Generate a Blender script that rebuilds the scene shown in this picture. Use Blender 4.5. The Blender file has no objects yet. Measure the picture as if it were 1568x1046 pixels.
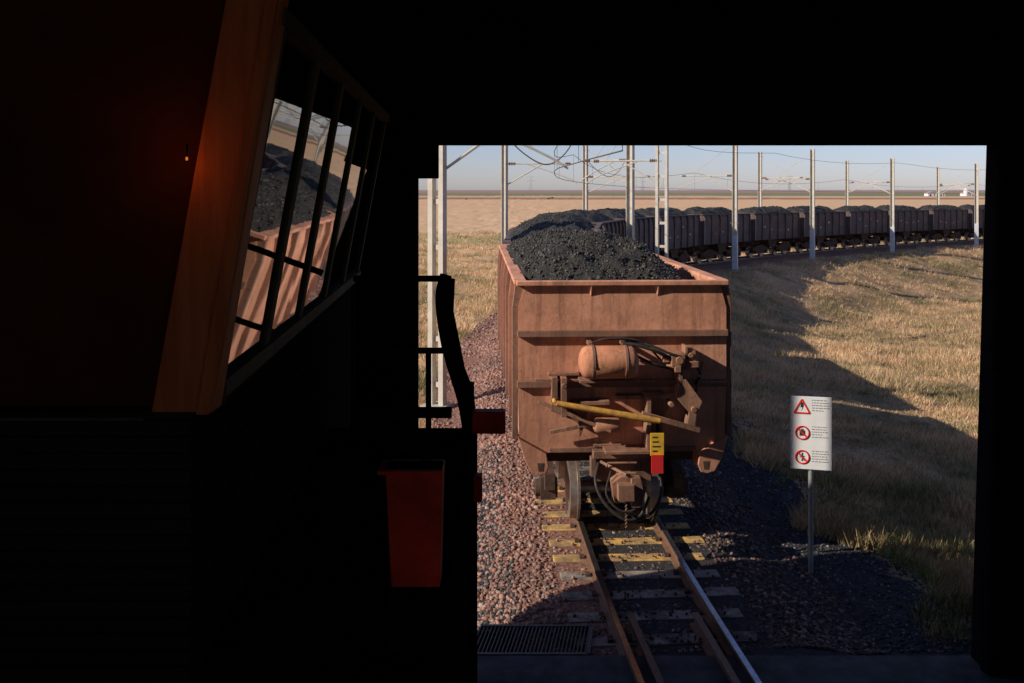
import bpy, math, random
import numpy as np
from mathutils import Vector, noise, Matrix
random.seed(4); rng=np.random.default_rng(7)
scene=bpy.context.scene
R=math.radians
# ------------------------------------------------------------------ materials
def newmat(name):
    m=bpy.data.materials.new(name); m.use_nodes=True
    nt=m.node_tree; b=nt.nodes['Principled BSDF']; return m,nt,b
def nd(nt,t,**k):
    n=nt.nodes.new(t)
    for a,v in k.items(): setattr(n,a,v)
    return n
def noisetex(nt,scale,detail=4,rough=.6,stretch=None,coord='Object'):
    tc=nd(nt,'ShaderNodeTexCoord'); n=nd(nt,'ShaderNodeTexNoise')
    n.inputs['Scale'].default_value=scale; n.inputs['Detail'].default_value=detail; n.inputs['Roughness'].default_value=rough
    mp=nd(nt,'ShaderNodeMapping')
    if stretch: mp.inputs['Scale'].default_value=stretch
    nt.links.new(tc.outputs[coord],mp.inputs[0]); nt.links.new(mp.outputs[0],n.inputs['Vector'])
    return n.outputs['Fac']
def ramp(nt,src,stops):
    r=nd(nt,'ShaderNodeValToRGB'); e=r.color_ramp.elements
    while len(e)<len(stops): e.new(.5)
    for i,(p,c) in enumerate(stops):
        e[i].position=p; e[i].color=(c[0],c[1],c[2],1) if hasattr(c,'__len__') else (c,c,c,1)
    nt.links.new(src,r.inputs[0]); return r.outputs[0]
def mix(nt,fac,a,b,bt='MIX'):
    m=nd(nt,'ShaderNodeMix',data_type='RGBA',blend_type=bt)
    for s,v in ((0,fac),(6,a),(7,b)):
        if isinstance(v,(int,float)): m.inputs[s].default_value=v
        elif isinstance(v,tuple): m.inputs[s].default_value=(*v,1)
        else: nt.links.new(v,m.inputs[s])
    return m.outputs[2]
def bump(nt,b,src,strength,dist=.02):
    bp=nd(nt,'ShaderNodeBump'); bp.inputs['Strength'].default_value=strength; bp.inputs['Distance'].default_value=dist
    nt.links.new(src,bp.inputs['Height']); nt.links.new(bp.outputs[0],b.inputs['Normal'])
def M(name,c1,c2,scale=5,rough=.8,metal=0,bs=.3,bscale=60,stretch=None,lo=.35,hi=.65,spec=.3,bd=.01,dirt=None,damt=.7):
    m,nt,b=newmat(name)
    f=noisetex(nt,scale,5,.65,stretch)
    c=ramp(nt,f,[(lo,c1),(hi,c2)])
    if dirt: c=mix(nt,ramp(nt,noisetex(nt,2.6,6,.75),[(.42,0),(.6,damt)]),c,dirt)
    nt.links.new(c,b.inputs['Base Color'])
    b.inputs['Roughness'].default_value=rough; b.inputs['Metallic'].default_value=metal
    b.inputs['Specular IOR Level'].default_value=spec
    if bs: bump(nt,b,noisetex(nt,bscale,4,.6),bs,bd)
    return m
def rustpaint(name,a,bcol,dark,stain=.5,low=.65):
    m,nt,b=newmat(name)
    f=noisetex(nt,1.3,5,.65); c=ramp(nt,f,[(.35,a),(.66,bcol)])
    c=mix(nt,ramp(nt,noisetex(nt,.8,6,.72),[(.46,0),(.66,.65)]),c,tuple(q*w for q,w in zip(bcol,(.6,.55,.52))))
    st=noisetex(nt,2.6,6,.78,(2.5,2.5,.14)); c=mix(nt,ramp(nt,st,[(.5,0),(.66,stain)]),c,dark)
    sp=noisetex(nt,14,5,.75); c=mix(nt,ramp(nt,sp,[(.55,0),(.72,.7)]),c,dark)
    # coal dust settled in broad patches
    c=mix(nt,ramp(nt,noisetex(nt,1.9,6,.8,(1,1,.6)),[(.5,0),(.72,.55)]),c,(.12,.085,.075))
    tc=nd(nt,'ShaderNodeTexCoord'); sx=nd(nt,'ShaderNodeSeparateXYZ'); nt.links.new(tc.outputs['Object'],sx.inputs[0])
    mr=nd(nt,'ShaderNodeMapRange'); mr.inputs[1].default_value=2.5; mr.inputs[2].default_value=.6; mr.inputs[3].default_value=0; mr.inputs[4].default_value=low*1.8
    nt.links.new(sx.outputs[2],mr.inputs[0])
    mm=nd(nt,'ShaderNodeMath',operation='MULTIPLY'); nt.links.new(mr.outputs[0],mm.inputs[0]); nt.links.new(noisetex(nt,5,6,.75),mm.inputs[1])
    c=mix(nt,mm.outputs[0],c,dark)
    nt.links.new(c,b.inputs['Base Color']); b.inputs['Roughness'].default_value=.8; b.inputs['Specular IOR Level'].default_value=.2
    bump(nt,b,noisetex(nt,2.2,4,.6),.35,.04)
    return m
m_rust=rustpaint('wagon_rust_paint',(.78,.385,.245),(.66,.31,.19),(.22,.1,.07),.65)
m_rustd=rustpaint('wagon_rib_grime',(.24,.14,.105),(.34,.18,.12),(.08,.05,.04))
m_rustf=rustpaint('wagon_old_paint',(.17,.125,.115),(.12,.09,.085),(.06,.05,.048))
m_part=rustpaint('brake_gear_rust',(.5,.26,.16),(.3,.16,.105),(.08,.05,.04),.7)
m_tank=rustpaint('tank_rust',(.78,.36,.21),(.62,.27,.15),(.15,.08,.05))
m_blk=M('black_rubber_hose',(.02,.02,.02),(.05,.04,.035),20,.6,bs=.1)
m_yel=M('worn_yellow_paint',(.75,.4,.06),(.36,.19,.07),9,.7)
m_whl=M('wheel_tread_steel',(.42,.36,.31),(.26,.2,.16),8,.4,.7,bs=.1)
m_under=M('bogie_grime',(.05,.038,.03),(.12,.07,.05),8,.85,spec=.1)
m_rail=M('rail_rust_steel',(.16,.09,.06),(.24,.13,.08),10,.6,.3)
m_railtop=M('rail_polished_top',(.5,.5,.52),(.35,.34,.34),12,.22,.95,bs=.05)
m_slp=M('sleeper_concrete',(.28,.24,.2),(.4,.34,.28),9,.95,bs=.6,bscale=40,spec=.1,dirt=(.06,.055,.05),damt=.85)
m_slpy=M('sleeper_yellow_paint',(.8,.47,.1),(.4,.27,.14),7,.85,bs=.5,bscale=40,dirt=(.16,.12,.09),damt=.8)
m_conc=M('dusty_concrete',(.06,.06,.06),(.12,.115,.11),4,.95,bs=.5,bscale=30,spec=.1)
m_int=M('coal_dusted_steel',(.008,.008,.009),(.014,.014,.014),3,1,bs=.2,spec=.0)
m_wood=M('orange_varnished_wood',(.52,.15,.038),(.34,.085,.022),3,.55,bs=.2,stretch=(6,6,.5),spec=.1)
m_wfr=M('window_frame_paint',(.05,.047,.03),(.08,.075,.045),6,.8,spec=.1)
m_redp=M('red_enamel',(.62,.045,.015),(.45,.03,.01),6,.6,dirt=(.05,.015,.01),damt=.5,spec=.1)
m_mast=M('galvanised_mast',(.58,.54,.45),(.46,.42,.34),3,.7,.0,bs=.1)
m_mastw=M('mast_white_base',(.62,.64,.65),(.46,.48,.49),3,.7,bs=.1)
m_wire=M('catenary_wire',(.14,.12,.1),(.1,.085,.07),5,.6,.2,bs=0)
m_ins=M('brown_insulator',(.25,.12,.07),(.18,.09,.05),5,.3,bs=0)
m_white=M('white_sign_enamel',(.84,.85,.86),(.77,.78,.79),6,.5,bs=0)
m_sten=M('faded_stencil_paint',(.5,.48,.46),(.3,.27,.25),6,.8,bs=0)
m_sred=M('sign_red',(.7,.03,.03),(.6,.03,.03),6,.5,bs=0)
m_sblk=M('sign_black_print',(.03,.03,.03),(.05,.05,.05),6,.6,bs=0)
m_sgrey=M('sign_small_print',(.14,.15,.16),(.18,.19,.2),6,.6,bs=0)
m_sgal=M('sign_post_steel',(.33,.34,.33),(.24,.25,.24),6,.5,.3,bs=.1)
m_pyl=M('pylon_steel',(.3,.31,.36),(.27,.27,.32),1,.7,bs=0)
m_farm=M('farm_white_wall',(.75,.72,.68),(.65,.62,.58),1,.8,bs=0)
m_farmr=M('farm_roof',(.35,.36,.38),(.25,.25,.27),1,.6,bs=0)
m_cow=M('cow_hide',(.1,.05,.035),(.16,.09,.06),1,.8,bs=0)
m_brick,nt,b=newmat('dark_brick'); tc=nd(nt,'ShaderNodeTexCoord'); br=nd(nt,'ShaderNodeTexBrick'); mp=nd(nt,'ShaderNodeMapping')
mp.inputs['Rotation'].default_value=(0,R(90),R(90)); nt.links.new(tc.outputs['Object'],mp.inputs[0]); nt.links.new(mp.outputs[0],br.inputs[0])
br.inputs['Scale'].default_value=4.5; br.inputs['Color1'].default_value=(.02,.018,.017,1); br.inputs['Color2'].default_value=(.028,.022,.02,1); br.inputs['Mortar'].default_value=(.008,.008,.008,1)
nt.links.new(br.outputs[0],b.inputs['Base Color']); b.inputs['Roughness'].default_value=1; b.inputs['Specular IOR Level'].default_value=0; bump(nt,b,br.outputs[1],-.5,.02)
m_glass,nt,b=newmat('window_glass'); b.inputs['Base Color'].default_value=(.006,.006,.006,1); b.inputs['Roughness'].default_value=.02
b.inputs['IOR'].default_value=2.3; b.inputs['Specular IOR Level'].default_value=.5; bump(nt,b,noisetex(nt,1.6,2,.5),.05,.02)
m_coal,nt,b=newmat('coal'); f=noisetex(nt,9,6,.75)
c=ramp(nt,f,[(.3,(.022,.022,.021)),(.7,(.07,.066,.057))]); nt.links.new(c,b.inputs['Base Color'])
b.inputs['Roughness'].default_value=.6; b.inputs['Specular IOR Level'].default_value=.35; bump(nt,b,noisetex(nt,18,6,.8),1,.06)
m_lump,nt,b=newmat('coal_lumps'); g=nd(nt,'ShaderNodeNewGeometry')
nt.links.new(ramp(nt,g.outputs['Random Per Island'],[(0,(.018,.018,.017)),(.75,(.065,.06,.052)),(1,(.15,.14,.11))]),b.inputs['Base Color']); b.inputs['Roughness'].default_value=.65; b.inputs['Specular IOR Level'].default_value=.3
def stonemat(name,cols,dust):
    m,nt,b=newmat(name); g=nd(nt,'ShaderNodeNewGeometry'); c=ramp(nt,g.outputs['Random Per Island'],cols)
    nt.links.new(mix(nt,ramp(nt,noisetex(nt,.8,4,.6),[(.42,0),(.7,dust)]),c,(.055,.05,.05)),b.inputs['Base Color']); b.inputs['Roughness'].default_value=.9; b.inputs['Specular IOR Level'].default_value=.15; return m
m_stone=stonemat('ballast_stone',[(0,(.17,.085,.065)),(.35,(.34,.175,.13)),(.7,(.43,.24,.18)),(.92,(.3,.24,.21)),(1,(.52,.36,.29))],.65)
m_stone2=stonemat('coal_dusted_shade_ballast',[(0,(.05,.035,.032)),(.4,(.14,.085,.068)),(.8,(.25,.15,.11)),(1,(.42,.31,.25))],.75)  # coal dust, plus shade right of the track put into the stone colour
m_dstone,nt,b=newmat('dark_gravel_stone'); g=nd(nt,'ShaderNodeNewGeometry')
nt.links.new(ramp(nt,g.outputs['Random Per Island'],[(0,(.03,.03,.032)),(.8,(.1,.095,.095)),(1,(.28,.25,.22))]),b.inputs['Base Color']); b.inputs['Roughness'].default_value=.9; b.inputs['Specular IOR Level'].default_value=.15
m_grass,nt,b=newmat('dry_grass'); g=nd(nt,'ShaderNodeNewGeometry')
dry=ramp(nt,g.outputs['Random Per Island'],[(0,(.4,.23,.11)),(.5,(.68,.45,.25)),(1,(.86,.64,.4))])
grn=ramp(nt,g.outputs['Random Per Island'],[(0,(.11,.115,.05)),(.6,(.25,.22,.1)),(1,(.5,.4,.21))])
nt.links.new(mix(nt,ramp(nt,noisetex(nt,.28,5,.7),[(.44,0),(.6,1)]),dry,grn),b.inputs['Base Color']); b.inputs['Roughness'].default_value=.9; b.inputs['Specular IOR Level'].default_value=.05
m_weed=M('green_weed',(.1,.2,.03),(.2,.3,.06),6,.7,bs=0)
# ------------------------------------------------------------------ mesh builder
class B:
    def __init__(s): s.v=[]; s.f=[]
    def add(s,vs,fs):
        o=len(s.v); s.v+= [tuple(v) for v in vs]; s.f+=[tuple(i+o for i in f) for f in fs]
    def box(s,x0,x1,y0,y1,z0,z1):
        s.add([(x0,y0,z0),(x1,y0,z0),(x1,y1,z0),(x0,y1,z0),(x0,y0,z1),(x1,y0,z1),(x1,y1,z1),(x0,y1,z1)],
              [(0,3,2,1),(4,5,6,7),(0,1,5,4),(1,2,6,5),(2,3,7,6),(3,0,4,7)]); return s
    def prism_y(s,poly,y0,y1):
        n=len(poly); s.add([(x,y0,z) for x,z in poly]+[(x,y1,z) for x,z in poly],
            [tuple(range(n)),tuple(range(2*n-1,n-1,-1))]+[(i,i+n,(i+1)%n+n,(i+1)%n) for i in range(n)]); return s
    def prism_x(s,poly,x0,x1):
        n=len(poly); s.add([(x0,y,z) for y,z in poly]+[(x1,y,z) for y,z in poly],
            [tuple(range(n)),tuple(range(2*n-1,n-1,-1))]+[(i,(i+1)%n,(i+1)%n+n,i+n)[::-1] for i in range(n)]); return s
    def beam(s,p0,p1,w,h):
        p0=Vector(p0);p1=Vector(p1);d=(p1-p0).normalized(); up=Vector((0,0,1)) if abs(d.z)<.95 else Vector((0,1,0))
        a=d.cross(up).normalized()*w/2; c=a.cross(d).normalized()*h/2
        s.add([p0-a-c,p0+a-c,p0+a+c,p0-a+c,p1-a-c,p1+a-c,p1+a+c,p1-a+c],[(0,1,2,3),(7,6,5,4),(0,4,5,1),(1,5,6,2),(2,6,7,3),(3,7,4,0)]); return s
    def tube(s,pts,r,n=8):
        pts=[Vector(p) for p in pts]; rs=r if hasattr(r,'__len__') else [r]*len(pts); o=len(s.v); prev=None
        for i,p in enumerate(pts):
            d=(pts[min(i+1,len(pts)-1)]-pts[max(i-1,0)]).normalized()
            if prev is None: a=d.orthogonal().normalized()
            else: a=(prev-d*prev.dot(d)).normalized()
            prev=a; c=d.cross(a)
            for k in range(n):
                t=2*math.pi*k/n; s.v.append(tuple(p+(a*math.cos(t)+c*math.sin(t))*rs[i]))
        for i in range(len(pts)-1):
            for k in range(n): s.f.append((o+i*n+k,o+i*n+(k+1)%n,o+(i+1)*n+(k+1)%n,o+(i+1)*n+k))
        s.f.append(tuple(o+k for k in range(n))[::-1]); s.f.append(tuple(o+(len(pts)-1)*n+k for k in range(n))); return s
    def obj(s,name,mat,parent=None,smooth=False,bevel=0):
        me=bpy.data.meshes.new(name); me.from_pydata(s.v,[],s.f); me.update()
        ob=bpy.data.objects.new(name,me); scene.collection.objects.link(ob)
        for m in (mat if isinstance(mat,list) else [mat]): me.materials.append(m)
        if parent: ob.parent=parent
        if smooth:
            me.polygons.foreach_set('use_smooth',[True]*len(me.polygons))
            me.set_sharp_from_angle(angle=R(40))
        if bevel:
            md=ob.modifiers.new('b','BEVEL'); md.width=bevel; md.segments=2; md.limit_method='ANGLE'
        return ob
def empty(name,loc=(0,0,0),rot=0):
    e=bpy.data.objects.new(name,None); scene.collection.objects.link(e); e.location=loc; e.rotation_euler=(0,0,rot); return e
def smoothpts(pts,n=6):
    P=[Vector(p) for p in pts]; P=[P[0]*2-P[1]]+P+[P[-1]*2-P[-2]]; out=[]
    for i in range(1,len(P)-2):
        for k in range(n):
            t=k/n; a,b_,c,d=P[i-1],P[i],P[i+1],P[i+2]
            out.append(.5*((2*b_)+(c-a)*t+(2*a-5*b_+4*c-d)*t*t+(3*b_-a-3*c+d)*t**3))
    out.append(P[-2]); return out
def mesh_np(name,V,F,mat,parent=None):
    me=bpy.data.meshes.new(name); k=F.shape[1]
    me.vertices.add(len(V)); me.vertices.foreach_set('co',V.astype(np.float32).ravel())
    me.loops.add(F.size); me.loops.foreach_set('vertex_index',F.astype(np.int32).ravel())
    me.polygons.add(len(F)); me.polygons.foreach_set('loop_start',np.arange(0,F.size,k,dtype=np.int32))
    me.update(calc_edges=True); me.validate()
    me.materials.append(mat); ob=bpy.data.objects.new(name,me); scene.collection.objects.link(ob)
    if parent: ob.parent=parent
    return ob
# ------------------------------------------------------------------ track path
H=4.95
ctrl=[(3.0,-8),(2.42,0),(1.93,7.5),(1.60,12.4),(1.33,19.5),(1.25,27),(2.2,38),(5.2,50),(10,61.5),(17.5,72),(27,82.5),(40,95),(56,108),(75,121),(100,135),(140,155),(200,180)]
pp=smoothpts([(a,b_,0) for a,b_ in ctrl],20); PX=np.array([p.x for p in pp]); PY=np.array([p.y for p in pp])
S=np.concatenate([[0],np.cumsum(np.hypot(np.diff(PX),np.diff(PY)))])
def zt_y(y): return np.interp(y,[26,72,108,160,400],[0,-.62,-1.05,-1.5,-2])
def at(s):
    x=float(np.interp(s,S,PX)); y=float(np.interp(s,S,PY)); x2=float(np.interp(s+.3,S,PX)); y2=float(np.interp(s+.3,S,PY))
    d=Vector((x2-x,y2-y,0)).normalized(); return Vector((x,y,float(zt_y(y)))),d
s_of_y=lambda y: float(np.interp(y,PY,S))
ss=np.arange(0,S[-1],.8); QX=np.interp(ss,S,PX); QY=np.interp(ss,S,PY); TX=np.gradient(QX); TY=np.gradient(QY); n_=np.hypot(TX,TY); TX/=n_; TY/=n_
def near(x,y):
    x=np.asarray(x,float).ravel(); y=np.asarray(y,float).ravel(); D=np.empty(len(x)); SS=np.empty(len(x)); YY=np.empty(len(x))
    for i in range(0,len(x),20000):
        a=x[i:i+20000]; c=y[i:i+20000]
        d2=(a[:,None]-QX)**2+(c[:,None]-QY)**2; j=d2.argmin(1)
        dx=a-QX[j]; dy=c-QY[j]; al=dx*TX[j]+dy*TY[j]; lat=dx*TY[j]-dy*TX[j]
        far=np.sqrt(d2[np.arange(len(j)),j])
        D[i:i+20000]=np.where(far>3,np.sign(lat)*far,lat); SS[i:i+20000]=ss[j]+al; YY[i:i+20000]=QY[j]+np.clip(al,-1,1)*TY[j]
    return D,SS,YY
def sm(a,b_,x): t=np.clip((x-a)/(b_-a),0,1); return t*t*(3-2*t)
def vnoise(x,y,sc,seed=0):
    x=x*sc+seed*17.3;y=y*sc+seed*9.1; xi=np.floor(x);yi=np.floor(y);fx=x-xi;fy=y-yi; fx=fx*fx*(3-2*fx);fy=fy*fy*(3-2*fy)
    h=lambda a,b_: np.modf(np.abs(np.sin(a*127.1+b_*311.7+seed)*43758.5453))[0]
    return (h(xi,yi)*(1-fx)+h(xi+1,yi)*fx)*(1-fy)+(h(xi,yi+1)*(1-fx)+h(xi+1,yi+1)*fx)*fy-.5
def terrain(x,y):
    D,s_,Y=near(x,y); x=np.asarray(x,float).ravel(); y=np.asarray(y,float).ravel()
    base=zt_y(Y); ad=np.abs(D)
    left=-.3*sm(1.45,2.7,ad)-.1*sm(3,6,ad)
    nearr=1-sm(20,60,y)
    # bank: falls from the track shoulder into the grassy hollow inside the loop, deepest at the far side
    right=-.12*sm(1.35,2.2,ad)-(.2*(1-nearr))*sm(1.5,3,ad)-.45*sm(3.3,8,ad)-(.35+1.9*(1-nearr))*sm(3.6,13,ad)
    rel=np.where(D>0,right,left)
    far=np.where(D>0,sm(60,160,ad),sm(25,160,ad))
    z=(base+rel)*(1-far)+(-1.7)*far
    am=sm(2.5,6,ad); z=z+am*(vnoise(x,y,.16,6)*.6*np.where(D>0,1,.4)+vnoise(x,y,.45,1)*.36+vnoise(x,y,1.1,2)*.16)+sm(1.2,2,ad)*vnoise(x,y,3,3)*.04
    z=z+sm(400,3000,np.hypot(x,y))*vnoise(x,y,.0007,5)*3
    return z,D,Y
nu,nv=380,460
u=np.linspace(-1,1,nu); X=2+8*np.sinh(7.5*u); v=np.linspace(-.28,1,nv); Yv=13+9*np.sinh(7.6*v)
Yv=np.clip(Yv,-60,None); Yv=np.unique(Yv); nv=len(Yv)
GX,GY=np.meshgrid(X,Yv); Z,D,YY=terrain(GX,GY)
V=np.stack([GX.ravel(),GY.ravel(),Z],1); idx=np.arange(nu*nv).reshape(nv,nu)
F=np.stack([idx[:-1,:-1].ravel(),idx[:-1,1:].ravel(),idx[1:,1:].ravel(),idx[1:,:-1].ravel()],1)
m_ter,nt,b=newmat('veld_ground')
at_b=nd(nt,'ShaderNodeAttribute',attribute_name='ballast'); at_g=nd(nt,'ShaderNodeAttribute',attribute_name='gravel'); at_y=nd(nt,'ShaderNodeAttribute',attribute_name='dist')
gcol=ramp(nt,noisetex(nt,.35,6,.7),[(.3,(.32,.2,.1)),(.5,(.53,.34,.185)),(.7,(.67,.47,.28))])
gcol=mix(nt,ramp(nt,noisetex(nt,.28,5,.7),[(.44,0),(.6,.75)]),gcol,(.19,.16,.075))
gcol=mix(nt,ramp(nt,noisetex(nt,5,6,.75),[(.4,0),(.65,.6)]),gcol,(.17,.1,.05))
fieldn=noisetex(nt,1,5,.65,(.006,.03,1)); 
fcol=ramp(nt,fieldn,[(.32,(.5,.3,.16)),(.45,(.63,.41,.22)),(.6,(.71,.49,.28)),(.7,(.55,.36,.2))])
fcol=mix(nt,ramp(nt,noisetex(nt,1,6,.75,(.05,.35,1)),[(.45,0),(.68,.55)]),fcol,(.34,.21,.11))
dn=nd(nt,'ShaderNodeMath',operation='MULTIPLY_ADD'); nt.links.new(noisetex(nt,1,3,.6,(.002,.0015,1)),dn.inputs[0]); dn.inputs[1].default_value=.05; 
nt.links.new(at_y.outputs['Fac'],dn.inputs[2])
o_=.025
band=ramp(nt,dn.outputs[0],[(0,(.68,.45,.25)),(.17+o_,(.68,.45,.25)),(.175+o_,(.24,.28,.11)),(.2+o_,(.28,.3,.12)),(.205+o_,(.72,.48,.28)),(.49+o_,(.66,.43,.25)),(.495+o_,(.3,.15,.1)),(.525+o_,(.34,.17,.11)),(.53+o_,(.62,.42,.26)),(.565+o_,(.58,.38,.23)),(.57+o_,(.14,.2,.1)),(.66+o_,(.17,.22,.13)),(.67+o_,(.36,.19,.14)),(.76+o_,(.34,.2,.16)),(.82+o_,(.32,.24,.23)),(1,(.33,.31,.34))])  # last stops paint distance haze into the far ground colour
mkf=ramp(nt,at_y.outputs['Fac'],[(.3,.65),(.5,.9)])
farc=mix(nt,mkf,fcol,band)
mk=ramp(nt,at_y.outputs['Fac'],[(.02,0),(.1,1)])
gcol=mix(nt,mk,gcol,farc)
bn=noisetex(nt,2.5,5,.7)
def edge(attr):
    a=nd(nt,'ShaderNodeMath',operation='ADD'); nt.links.new(attr,a.inputs[0]); nt.links.new(bn,a.inputs[1])
    return ramp(nt,a.outputs[0],[(.93,0),(1.07,1)])
bal=ramp(nt,noisetex(nt,14,5,.8),[(.35,(.1,.055,.045)),(.55,(.32,.17,.125)),(.7,(.45,.27,.2))])
grv=ramp(nt,noisetex(nt,12,6,.8),[(.35,(.03,.03,.033)),(.6,(.075,.07,.07)),(.75,(.17,.15,.13))])
gcol=mix(nt,edge(at_b.outputs['Fac']),gcol,bal); gcol=mix(nt,edge(at_g.outputs['Fac']),gcol,grv)
nt.links.new(gcol,b.inputs['Base Color']); b.inputs['Roughness'].default_value=.95; b.inputs['Specular IOR Level'].default_value=.05
bump(nt,b,noisetex(nt,18,6,.75),.7,.05)
ground=mesh_np('ground',V,F,m_ter); ground.data.polygons.foreach_set('use_smooth',[True]*len(F))
bl=np.where(D<0,1-sm(2.9,3.6,-D),1-sm(1.9,2.6,D))
yy=GY.ravel(); xx=GX.ravel()
gr=np.where((D>1.5)&(yy<45),1-sm(3.0,3.9,D),0)*(1-sm(24,40,yy)); gr=np.maximum(gr,(1-sm(10.6,12.2,yy))*(D<3.9)*(D>-9)*(np.abs(D)>1.6))
gr=np.maximum(gr,.75*(D<-1.75)*(D>-2.4)*(1-sm(14,20,yy))); gr=np.maximum(gr,.8*(D<1.6)*(D>-.5)*(1-sm(12,60,yy)))  # last mask darkens the track centre and right side: coal dust and painted shade
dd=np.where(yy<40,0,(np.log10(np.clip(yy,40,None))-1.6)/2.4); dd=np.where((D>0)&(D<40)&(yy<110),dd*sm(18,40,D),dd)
for nme,a in (('ballast',bl),('gravel',gr),('dist',dd)):
    at_=ground.data.attributes.new(nme,'FLOAT','POINT'); at_.data.foreach_set('value',a.astype(np.float32))
# ------------------------------------------------------------------ stones
import bmesh
bm=bmesh.new(); bmesh.ops.create_icosphere(bm,subdivisions=1,radius=1); bm.verts.ensure_lookup_table(); IV=np.array([v_.co[:] for v_ in bm.verts]); IF=np.array([[w.index for w in f.verts] for f in bm.faces]); bm.free()
def stones(name,x,y,z,size,mat,parent=None):
    n=len(x); sc=size[:,None]*rng.uniform(.6,1.25,(n,3)); P=IV[None]*rng.uniform(.75,1.2,(n,12,1))*sc[:,None,:]
    q=rng.normal(size=(n,4)); q/=np.linalg.norm(q,axis=1)[:,None]; w,a,b_,c=q.T
    Rm=np.stack([1-2*(b_*b_+c*c),2*(a*b_-c*w),2*(a*c+b_*w),2*(a*b_+c*w),1-2*(a*a+c*c),2*(b_*c-a*w),2*(a*c-b_*w),2*(b_*c+a*w),1-2*(a*a+b_*b_)],1).reshape(n,3,3)
    P=np.einsum('nij,nkj->nki',Rm,P)+np.stack([x,y,z],1)[:,None,:]
    return mesh_np(name,P.reshape(-1,3),(IF[None]+(np.arange(n)*12)[:,None,None]).reshape(-1,3),mat,parent)
SP=.56; s0=s_of_y(10.05)
def scatter(n,y0,y1,d0,d1,pw=1.6):
    y=y0+(y1-y0)*rng.random(n)**pw; d=rng.uniform(d0,d1,n); s=np.interp(y,PY,S); cx=np.interp(s,S,PX); j=np.clip((s/.8).astype(int),0,len(ss)-1)
    return cx+d*TY[j],y-d*TX[j],d,s
x,y,d,s=scatter(38000,9.8,45,-3.3,2.3,1.9)
ph=np.abs(((s-s0)/SP+.5)%1-.5)*SP
onsl=(np.abs(d)<1.06)&(ph<.15)
cover=onsl&(rng.random(len(d))<np.where(np.abs(d)<.45,.16,.05))
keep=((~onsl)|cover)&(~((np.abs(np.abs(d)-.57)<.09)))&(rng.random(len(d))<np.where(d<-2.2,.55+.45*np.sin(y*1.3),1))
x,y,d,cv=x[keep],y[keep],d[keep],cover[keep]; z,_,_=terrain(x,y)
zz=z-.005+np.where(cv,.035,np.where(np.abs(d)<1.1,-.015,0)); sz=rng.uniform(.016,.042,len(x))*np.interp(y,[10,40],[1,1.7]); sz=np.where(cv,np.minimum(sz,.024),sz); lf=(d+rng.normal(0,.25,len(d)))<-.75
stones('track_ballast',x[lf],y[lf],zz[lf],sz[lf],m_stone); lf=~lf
stones('coal_dusted_shade_ballast',x[lf],y[lf],zz[lf],sz[lf]*.85,m_stone2)
x,y,d,s=scatter(9000,9.8,24,1.6,4.0,1.4); z,_,_=terrain(x,y)
stones('dark_gravel',x,y,z,rng.uniform(.008,.026,len(x)),m_dstone)
x,y,d,s=scatter(5000,9.8,18,-2.6,-1.6,1.4); z,_,_=terrain(x,y)
stones('dark_gravel',x,y,z,rng.uniform(.01,.03,len(x)),m_dstone)
# ------------------------------------------------------------------ track
trk=empty('railway_track')
def rail(off,y0,y1,name,top=True,h=.15):
    a=s_of_y(y0); c=s_of_y(y1); bb=B(); bt=B()
    prof=[(-.065,0),(.065,0),(.065,.015),(.012,.035),(.012,.11),(.036,.12),(.036,h-.004),(-.036,h-.004),(-.036,.12),(-.012,.11),(-.012,.035),(-.065,.015)]
    n=len(prof); q=a; rows=[]
    while q<=c+1e-6:
        p,dr=at(q); nrm=Vector((dr.y,-dr.x,0)); rows.append((p+nrm*off+Vector((0,0,.02)),nrm)); q+=.8
    for p,nrm in rows: bb.v+=[tuple(p+nrm*x_+Vector((0,0,z_-.02))) for x_,z_ in prof]; bt.v+=[tuple(p+nrm*x_+Vector((0,0,h-.022))) for x_ in(-.03,.03)]
    for i in range(len(rows)-1):
        for k in range(n): bb.f.append((i*n+k,i*n+(k+1)%n,(i+1)*n+(k+1)%n,(i+1)*n+k))
        bt.f.append((2*i,2*i+1,2*i+3,2*i+2))
    bb.obj(name,m_rail,trk)
    if top: bt.obj(name+'_running_surface',m_railtop,trk)
rail(-.57,-4,160,'rail_a'); rail(.57,-4,160,'rail_b'); rail(-.38,-4,10.9,'guard_rail_a',False); rail(.36,-4,10.9,'guard_rail_b',False)
bs_=B(); by=B(); clip=B(); k=0
while True:
    q=s0+k*SP
    if q>s_of_y(150): break
    p,dr=at(q); nrm=Vector((dr.y,-dr.x,0)); t=by if 12.0<p.y<15.2 else bs_
    L_=1.05+random.uniform(-.05,.05); j=random.uniform(-.05,.05); rz=random.uniform(-.03,.03)
    t.beam(p-nrm*(L_-j)+Vector((0,-rz,-.07)),p+nrm*(L_+j)+Vector((0,rz,-.07)),.23,.17 if abs(p.y)<30 else .14)
    if p.y<20:
        for o in(-.57,.57):
            for e in(-.1,.1): c_=p+nrm*(o+e); clip.box(c_.x-.03,c_.x+.03,c_.y-.05,c_.y+.05,.0,.045)
    k+=1
bs_.obj('concrete_sleepers',m_slp,trk,bevel=.012); by.obj('yellow_sleepers',m_slpy,trk,bevel=.012); clip.obj('rail_clips',m_under,trk)
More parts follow.
